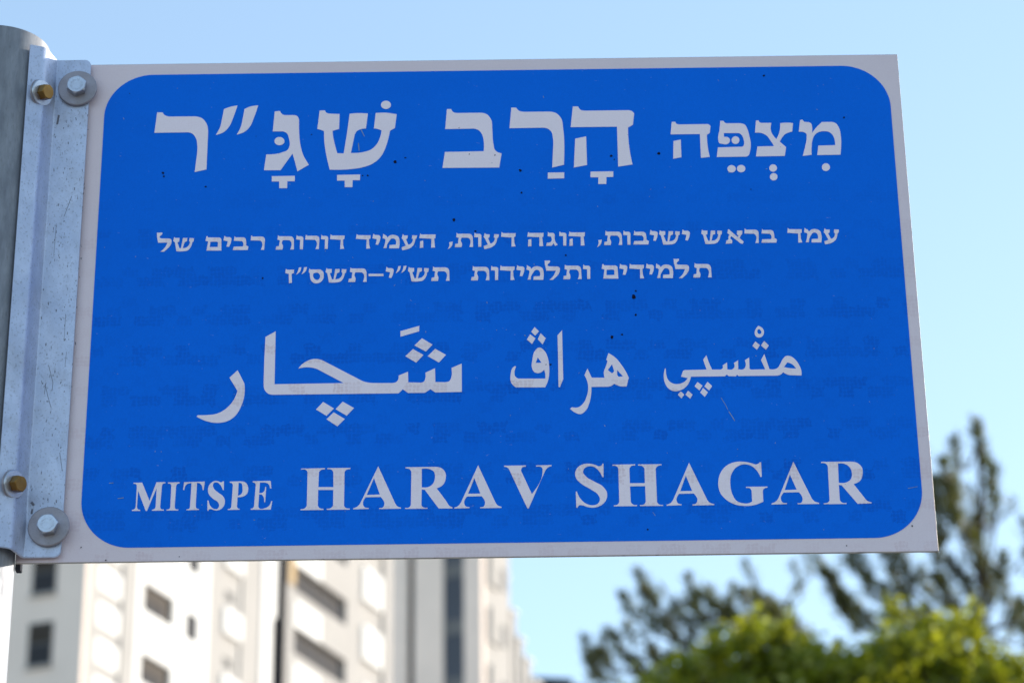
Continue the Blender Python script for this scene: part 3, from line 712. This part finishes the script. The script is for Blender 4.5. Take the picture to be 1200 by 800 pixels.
for k in range(nst):
    zb = 35.42 + (k - 12) * ST       # sill of the small loggia's opening
    if zb + 3.2 > ROOF: continue
    # stacked white balcony fronts at the near corner, two per storey, with slits between them
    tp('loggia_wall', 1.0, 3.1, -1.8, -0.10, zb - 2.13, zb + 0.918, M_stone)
    for dz in (-1.85, -0.32):
        tp('balcony_front', 1.05, 3.0, -0.25, -0.03, zb + dz, zb + dz + 1.05, M_wplaster, tower, 0.05)
    # first loggia column
    tp('parapet', 4.75, 7.45, -0.11, 0.02, zb - 2.13 + 0.22, zb - 0.08, M_wplaster)
    w = tp('window', 4.75, 7.45, -0.3, -0.12, zb - 2.13, zb + 0.918, M_shut)
    bbox_part('pane', w, 0.35, 1.05, -0.02, 0, 0.3, 2.6, M_glass); bbox_part('pane', w, 1.2, 1.9, -0.02, 0, 0.3, 2.6, M_glass)
    # small window column
    zs = zb - 0.15
    tp('spandrel', 8.6, 9.7, -1.8, 0.02, zs + 1.15, zs + ST, M_wplaster)
    w = tp('window', 8.6, 9.7, -0.2, -0.03, zs, zs + 1.248, M_frame)
    bbox_part('pane', w, 0.08, 0.52, -0.02, 0, 0.08, 1.16, M_glass); bbox_part('pane', w, 0.58, 1.02, -0.02, 0, 0.08, 1.16, M_glass)
    # narrow column of balconies with a slit window
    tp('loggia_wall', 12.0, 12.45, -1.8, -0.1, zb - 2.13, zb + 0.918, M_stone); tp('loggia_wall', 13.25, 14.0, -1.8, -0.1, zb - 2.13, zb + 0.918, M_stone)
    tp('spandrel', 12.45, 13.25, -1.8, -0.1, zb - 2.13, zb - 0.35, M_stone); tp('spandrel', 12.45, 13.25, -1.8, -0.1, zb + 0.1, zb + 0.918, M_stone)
    w = tp('window', 12.45, 13.25, -0.3, -0.18, zb - 0.348, zb + 0.098, M_frame)
    tp('balcony_front', 12.1, 13.9, -0.1, 0.12, zb - 1.95, zb - 0.75, M_wplaster, tower, 0.06)
    # long loggia
    zl = 34.78 + (k - 12) * ST + ST
    tp('parapet', 19.5, 22.4, -0.22, 0.06, zl - 1.9, zl - 0.6, M_wplaster)  # near stretch whiter than the rest: brighter sunlight put into its colour
    tp('parapet', 22.402, 25.55, -0.22, 0.03, zl - 1.9, zl - 0.6, M_stone)
    tp('parapet_coping', 19.5, 25.55, -0.22, 0.01, zl - 0.598, zl - 0.12, M_stone)
    w = tp('window', 19.5, 25.55, -0.4, -0.25, zl - 1.98, zl + 1.068, M_shut)
    for q in range(4): bbox_part('pane', w, 0.3 + q * 1.45, 1.55 + q * 1.45, -0.02, 0, 1.1, 2.9, M_glass)
    # far column of balcony fronts
    tp('loggia_wall', 27.3, 30.3, -1.8, -0.15, zl - 1.98, zl + 1.068, M_stone)
    tp('balcony_front', 27.5, 29.9, -0.15, 0.1, zl - 1.2, zl + 0.6, M_wplaster, tower, 0.06)
# windows in the shaded end wall: this wall's outward side is local -x
for k in range(nst):
    z = 31.78 + (k - 10) * 3.0
    if z < 1 or z + 2.5 > ROOF: continue
    for y0 in (1.35, 7.0, 11.5):
        w = bbox_part('window', tower, -0.03, 0.0 - 0.002, y0, y0 + 1.1, z, z + 1.8, M_frame)
        bbox_part('pane', w, -0.02, -0.001, 0.06, 1.04, 0.08, 0.86, M_glass)
        bbox_part('pane', w, -0.02, -0.001, 0.06, 1.04, 0.94, 1.72, M_shut)
        bbox_part('sill', w, -0.12, -0.001, -0.05, 1.15, -0.10, -0.001, M_stone)

# second block: face towards the camera, with strip windows, and a sunlit side
BS = 1.25
K2 = Vector(((K0 + dU * 31.4).x * BS, (K0 + dU * 31.4).y * BS, 0))        # stands about 32 m beyond the tower
ST2 = ST * BS
def bz(z): return (z - 1.6) * BS + 1.6
block = empty('residential_block', K2, rzU)
tag(block, 'pale grey block with a dark vertical strip window, right of the balcony tower', 'apartment building')
def gp(name, x0, x1, out0, out1, z0, z1, mat, parent=block, bev=0.0):
    return bbox_part(name, parent, x0, x1, -out1, -out0, z0, z1, mat, bev)
# camera-facing wall; it runs on to the left behind the tower
for a, b in ((-9.0, 0.80 * BS), (1.18 * BS, 2.78 * BS), (3.92 * BS, 4.905 * BS)):
    gp('front_wall', 0.002, 0.5, a, b, 0, 66, M_grey)
gp('slot_back', 0.38, 0.45, 0.80 * BS, 1.18 * BS, 0, 66, M_dark)  # near-black colour stands in for the shade of a deeper slot
gp('body', 0.5, 4.1 * BS, -9, 4.90 * BS, 0, 65.6, M_stone)
for k in range(17):
    z = bz(41.69) + (k - 13) * ST2
    if z < 0.5: continue
    gp('spandrel', 0.12, 0.48, 2.782 * BS, 3.918 * BS, z, z + 0.95, M_midgrey)
    w = gp('window', 0.16, 0.44, 2.782 * BS, 3.918 * BS, z + 0.952, z + ST2 - 0.002, M_slate)
    bbox_part('pane', w, -0.02, -0.001, 0.06, 0.68, 0.08, 2.7, M_slate); bbox_part('pane', w, -0.02, -0.001, 0.74, 1.36, 0.08, 2.7, M_slate)
    gp('bay', 1.2, 2.7, 4.902 * BS, 4.902 * BS + 0.2, z - 0.4, z + 1.9, M_stone)
    w = gp('window', 3.5, 4.3, 4.902 * BS, 4.902 * BS + 0.06, z, z + 1.4, M_frame)
for x0, x1, top, out in ((4.1, 4.75, 46.0, 4.6), (4.75, 5.5, 44.2, 4.75), (5.5, 6.3, 42.9, 4.85), (6.3, 7.2, 42.0, 4.95), (7.2, 8.4, 41.0, 5.05)):
    gp('terrace_step', x0 * BS + 0.002, x1 * BS, -7, out * BS, 0, bz(top), M_stone)
    gp('terrace_coping', x0 * BS + 0.01, x1 * BS + 0.15, out * BS - 0.3, out * BS + 0.12, bz(top) + 0.002, bz(top) + 0.16, M_wplaster)
gp('terrace_window', 4.3 * BS, 4.7 * BS, 4.602 * BS, 4.602 * BS + 0.05, bz(42.3), bz(43.1), M_frame)

# low roof further off
q0 = hit_y(640, 797, 185)
house = empty('distant_house', (q0.x, 185, 0), radians(12))
tag(house, 'dark flat roof top of a distant house just right of the pale grey block', 'house')
link_mesh('wall', box_mesh('wall', -3.2, 3.2, 0, 8, 0, q0.z - 0.6, M_stone), None, house)
link_mesh('roof', box_mesh('roof', -1.2, 1.9, -0.4, 4.4, q0.z - 0.598, q0.z + 0.15, M_dark), None, house)
link_mesh('roof_edge', box_mesh('roof_edge', 1.902, 3.3, -0.4, 8.4, q0.z - 0.598, q0.z - 0.25, M_stone), None, house)

# ------------------------------------------------------------------ trees
def limb_mesh(name, paths, mat, seg=7):
    """paths: lists of (Vector, radius)"""
    v, f = [], []
    for path in paths:
        base = len(v)
        for i, (p, r) in enumerate(path):
            d = (path[min(i + 1, len(path) - 1)][0] - path[max(i - 1, 0)][0]).normalized()
            a = d.cross(Vector((0.3, 1, 0.1))).normalized(); b = d.cross(a)
            for k in range(seg):
                t = 2 * pi * k / seg; v.append(p + (a * cos(t) + b * sin(t)) * r)
        for i in range(len(path) - 1):
            for k in range(seg):
                q, w = base + i * seg + k, base + i * seg + (k + 1) % seg
                f.append((q, w, w + seg, q + seg))
        f.append(tuple(base + (len(path) - 1) * seg + k for k in range(seg)))
    return mesh_from(name, v, f, mat, True)
def wiggle(a, b, n, amp, r0, r1, rg):
    out = []
    for i in range(n + 1):
        t = i / n; p = a.lerp(b, t)
        if 0 < i < n: p = p + Vector((rg.uniform(-1, 1), rg.uniform(-1, 1), rg.uniform(-.6, .6))) * amp
        out.append((p, r0 + (r1 - r0) * t))
    return out

def conifer(label, yd, trunk_px, strokes, extra, seed):
    rg = random.Random(seed)
    tb = hit_y(*trunk_px[0], yd); base = Vector((tb.x, yd, -0.13))
    root = empty('pine_tree', base); tag(root, label, 'tree', 'conifers with sparse upright sprays')
    # trunk
    pts = [(base * 1.0, 0.15)] + [(hit_y(x, y, yd), 0.085 - 0.018 * i) for i, (x, y) in enumerate(trunk_px)]
    paths = [[(p - base, max(r, 0.02)) for p, r in pts]]
    v, f = [], []
    tr = [hit_y(x, y, yd) for x, y in trunk_px]
    for (x0, y0, x1, y1, w, dens) in strokes + extra:
        dy = rg.uniform(-0.9, 0.9)
        a, b = hit_y(x0, y0, yd + dy), hit_y(x1, y1, yd + dy + rg.uniform(-.2, .2))     # base and tip of a spray
        # join the spray to the nearest point of the trunk, below it
        j = min(tr, key=lambda t: (t - a).length + (3 if t.z > a.z else 0))
        m = j.lerp(a, 0.55) - Vector((0, 0, 0.12))
        paths.append([(j - base, 0.018), (m - base, 0.013), (a - base, 0.009), (b - base, 0.004)])
        L = (b - a).length; wr = w * 1.15 * yd / FPX / 0.93
        n = int(dens * (L / 0.30 + 0.6) * 92 * (wr / 0.07))
        d = (b - a).normalized(); cl = [Vector((rg.gauss(0, 1), rg.gauss(0, 1), rg.gauss(0, 1))) * wr * 0.15 for _ in range(6)]
        for _ in range(n):
            t = rg.random() ** 0.9
            rad = wr * (0.35 + 1.0 * (1 - abs(2 * t - 0.9)) ) * abs(rg.gauss(0, 0.62))
            u = Vector((rg.gauss(0, 1), rg.gauss(0, 1), rg.gauss(0, 1))).normalized()
            kk_ = int(t * 4 + 0.5) / 4.0
            c = a.lerp(b, t * 0.9 + kk_ * 0.1) + cl[int(t * 4 + 0.5)] + u * rad
            dirn = (d * 0.9 + u * 0.8 + Vector((0, 0, 0.25)) + Vector((rg.gauss(0, .3), rg.gauss(0, .3), rg.gauss(0, .3)))).normalized()
            s = dirn.cross(Vector((rg.gauss(0, 1), rg.gauss(0, 1), rg.gauss(0, 1)))).normalized()
            ln = rg.uniform(0.05, 0.11); wd = rg.uniform(0.006, 0.013)
            i = len(v); c = c - base
            v += [c - s * wd, c + s * wd, c + dirn * ln + s * wd * 0.4, c + dirn * ln - s * wd * 0.4]
            f.append((i, i + 1, i + 2, i + 3))
    link_mesh('trunk', limb_mesh('trunk', paths, M_bark), None, root)
    link_mesh('crown', mesh_from('crown', v, f, M_needle), None, root)['kind'] = 'stuff'
    return root
# sprays given as base -> tip in the photograph, width, density
right_sprays = [
 (1158, 552, 1142, 494, 7, .7), (1150, 520, 1146, 500, 8, 1.0), (1168, 596, 1158, 540, 8, 1.0), (1162, 618, 1166, 585, 6, .8), (1124, 550, 1118, 512, 8, 1.0),
 (1122, 620, 1106, 545, 15, 1.3), (1104, 640, 1092, 560, 12, 1.1), (1112, 600, 1118, 560, 11, 1.1), (1148, 625, 1138, 572, 8, .5), (1170, 610, 1188, 585, 5, .35),
 (1140, 640, 1150, 596, 9, .7), (1152, 668, 1132, 618, 12, 1.0), (1102, 690, 1096, 632, 10, 1.0), (1140, 700, 1112, 655, 10, .9), (1162, 712, 1150, 655, 12, 1.3),
 (1160, 690, 1176, 650, 8, .7), (1180, 715, 1172, 672, 8, .8), (1128, 720, 1098, 676, 11, 1.0), (1090, 700, 1080, 668, 8, .6), (1118, 712, 1080, 690, 9, .7),
 (1000, 728, 966, 668, 10, 1.3), (1010, 740, 984, 690, 10, 1.2), (985, 705, 956, 652, 8, .9), (1030, 742, 1005, 712, 9, 1.0), (1056, 725, 1030, 684, 10, 1.0),
 (1060, 705, 1044, 668, 8, .8), (1048, 672, 1034, 640, 9, .9), (1080, 728, 1058, 690, 8, .8), (1100, 742, 1084, 712, 8, .8), (1028, 706, 1010, 672, 7, .5),
 (1185, 745, 1190, 705, 10, .8), (1204, 760, 1196, 700, 10, .8), (1215, 700, 1206, 640, 10, .8), (1150, 745, 1140, 705, 10, .7), (1072, 750, 1050, 720, 9, .8), (1210, 640, 1200, 612, 7, .5)]
right_hidden = [(1070, 690, 1040, 600, 14, 1.0), (1085, 640, 1065, 560, 14, 1.0), (1020, 690, 990, 630, 12, 1.0), (1230, 690, 1250, 620, 14, 1.0), (1220, 745, 1260, 690, 14, 1.0), (1080, 590, 1078, 530, 12, .8),
                (1190, 860, 1230, 790, 16, 1), (1060, 860, 1030, 780, 16, 1), (1120, 900, 1090, 830, 16, 1), (1160, 880, 1190, 810, 16, 1)]
conifer('tall sparse dark pine rising past the lower right corner of the sign', 25.0, [(1135, 1100), (1140, 860), (1148, 740), (1152, 680), (1150, 610), (1146, 520)], right_sprays, right_hidden, 11)
left_sprays = [
 (764, 706, 746, 668, 7, 1.0), (772, 715, 756, 690, 10, 1.2), (738, 716, 728, 696, 7, 1.0), (756, 735, 732, 706, 5, .5), (772, 745, 752, 712, 7, .9), (784, 740, 768, 722, 7, .7),
 (796, 724, 790, 706, 7, .8), (818, 712, 806, 676, 7, 1.1), (822, 734, 808, 700, 8, .8), (816, 748, 800, 722, 8, .6), (840, 714, 830, 688, 6, .8), (860, 730, 838, 706, 7, .7),
 (858, 715, 858, 688, 6, .7), (870, 735, 850, 716, 8, 1.2), (892, 712, 882, 690, 7, .8), (884, 686, 874, 658, 5, .4), (908, 735, 890, 702, 10, 1.1), (930, 750, 905, 708, 11, 1.2), (948, 758, 928, 725, 10, 1.1),
 (732, 764, 714, 740, 7, 1.1), (742, 782, 728, 756, 6, .6), (696, 778, 684, 748, 5, .9), (706, 800, 692, 768, 7, 1.0), (764, 800, 742, 770, 9, .8), (776, 786, 764, 766, 6, .5), (806, 770, 790, 745, 7, .5),
 (918, 720, 930, 690, 6, .4), (940, 700, 930, 660, 7, .35), (952, 672, 944, 645, 6, .3), (880, 755, 868, 735, 7, .6), (722, 800, 712, 780, 6, .5), (782, 700, 776, 688, 5, .3), (836, 745, 826, 725, 7, .6), (770, 765, 752, 742, 6, .4)]
left_hidden = [(740, 880, 700, 810, 16, 1.0), (800, 860, 770, 805, 16, 1), (860, 880, 840, 810, 16, 1), (930, 870, 960, 800, 16, 1), (900, 900, 880, 830, 16, 1)]
rx = random.Random(77)
for _ in range(34):
    x, y = rx.uniform(690, 960), rx.uniform(700, 800)
    if y < 700 + abs(x - 860) * 0.35: continue
    left_sprays.append((x, y, x - rx.uniform(2, 20), y - rx.uniform(16, 34), rx.uniform(5, 9), rx.uniform(0.4, 1.0)))
conifer('lower dark pine with scattered upright tufts below the middle of the sign', 27.0, [(850, 1100), (858, 900), (866, 800), (872, 760), (880, 720)], left_sprays, left_hidden, 23)

def broadleaf(label, yd, c_px, lobes, seed, n_leaf):
    rg = random.Random(seed)
    b0 = hit_y(c_px, 800, yd); base = Vector((b0.x, yd, -0.13))
    root = empty('broadleaf_tree', base); tag(root, label, 'tree')
    v, f = [], []; paths = []
    paths.append([(Vector((0, 0, 0)), 0.20), (Vector((0.05, 0, 1.5)), 0.15), (Vector((0.0, 0.1, 2.8)), 0.12)])
    tot = sum(r ** 2 for *_, r in lobes)
    for (px, py, dy, r) in lobes:
        c = hit_y(px, py, yd + dy)
        if r > 0.18: paths.append([(Vector((0, 0.1, 2.7)), 0.09), ((c - base).lerp(Vector((0, 0, 2.8)), 0.45) + Vector((0, 0, -.1)), 0.05), (c - base, 0.015)])
        for _ in range(max(3, int(n_leaf * r * r / tot / 16))):
            # a twig: sixteen leaves round one point of the crown
            u = Vector((rg.gauss(0, 1), rg.gauss(0, 1), rg.gauss(0, 1))).normalized()
            k = rg.random() ** 0.34 * rg.uniform(0.8, 1.22) if r > 0.18 else abs(rg.gauss(0, 0.95))
            lump = 1 + 0.14 * sin(u.x * 7 + px) * sin(u.z * 6 + py)
            tw = c + Vector((u.x, u.y, u.z * 0.85)) * r * k * lump - base
            grow = (u * 0.7 + Vector((rg.gauss(0, .3), rg.gauss(0, .3), 0.7))).normalized()
            for q in range(16):
                p = tw + grow * (q / 16 - 0.5) * 0.20 + Vector((rg.gauss(0, 1), rg.gauss(0, 1), rg.gauss(0, 1))) * 0.035
                nrm = (u * 0.6 + Vector((rg.gauss(0, .6), rg.gauss(0, .6), rg.gauss(0, .6) + 0.5))).normalized()
                s = nrm.cross(Vector((rg.gauss(0, 1), rg.gauss(0, 1), rg.gauss(0, 1)))).normalized(); t = nrm.cross(s)
                ln = rg.uniform(0.05, 0.115); wd = ln * 0.30
                i = len(v)
                v += [p, p + t * ln * 0.5 + s * wd + nrm * 0.008, p + t * ln - nrm * 0.01, p + t * ln * 0.5 - s * wd + nrm * 0.008]
                f.append((i, i + 1, i + 2, i + 3))
    link_mesh('trunk', limb_mesh('trunk', paths, M_bark, 9), None, root)
    link_mesh('crown', mesh_from('crown', v, f, M_leaf), None, root)['kind'] = 'stuff'
PXM = 19.0 / FPX / 0.93
lobes = [(x, y, dy, r * PXM) for x, y, dy, r in (
    (912, 794, 0.0, 50), (866, 818, 0.3, 40), (950, 800, -0.3, 46), (1045, 798, 0.0, 54), (1000, 815, 0.4, 50), (1100, 802, -0.2, 52), (1160, 812, 0.2, 52), (1210, 820, 0.1, 50),
    (840, 792, 0.2, 20), (800, 815, 0.0, 34), (760, 822, 0.1, 30), (884, 764, -0.2, 18), (1080, 764, 0.2, 20), (1020, 768, 0.1, 18), (930, 760, 0.3, 20), (1130, 770, 0, 24), (1180, 785, 0, 24), (1045, 722, 0.2, 14), (1085, 738, 0.1, 14),
    (980, 900, 0.5, 110), (1120, 900, -0.5, 110), (860, 920, 0.2, 100), (1240, 900, 0.2, 90), (1000, 860, -0.8, 80), (900, 870, -0.8, 70), (1150, 860, -0.7, 75))]
rl = random.Random(9)
for k in range(46):
    x = 770 + k * 9.6 + rl.uniform(-8, 8)
    top = 760 + 16 * sin(x / 37.0) + 10 * sin(x / 17.0 + 1) + (30 if x < 840 else 0) + (14 if 955 < x < 985 else 0) + (22 if x > 1150 else 0)
    lobes.append((x, top + rl.uniform(-6, 16), rl.uniform(-1.2, 0.8), rl.uniform(7, 17) * PXM))
broadleaf('bright yellow-green leafy tree along the bottom right, in front of the dark pines', 19.0, 1010, lobes, 5, 46000)
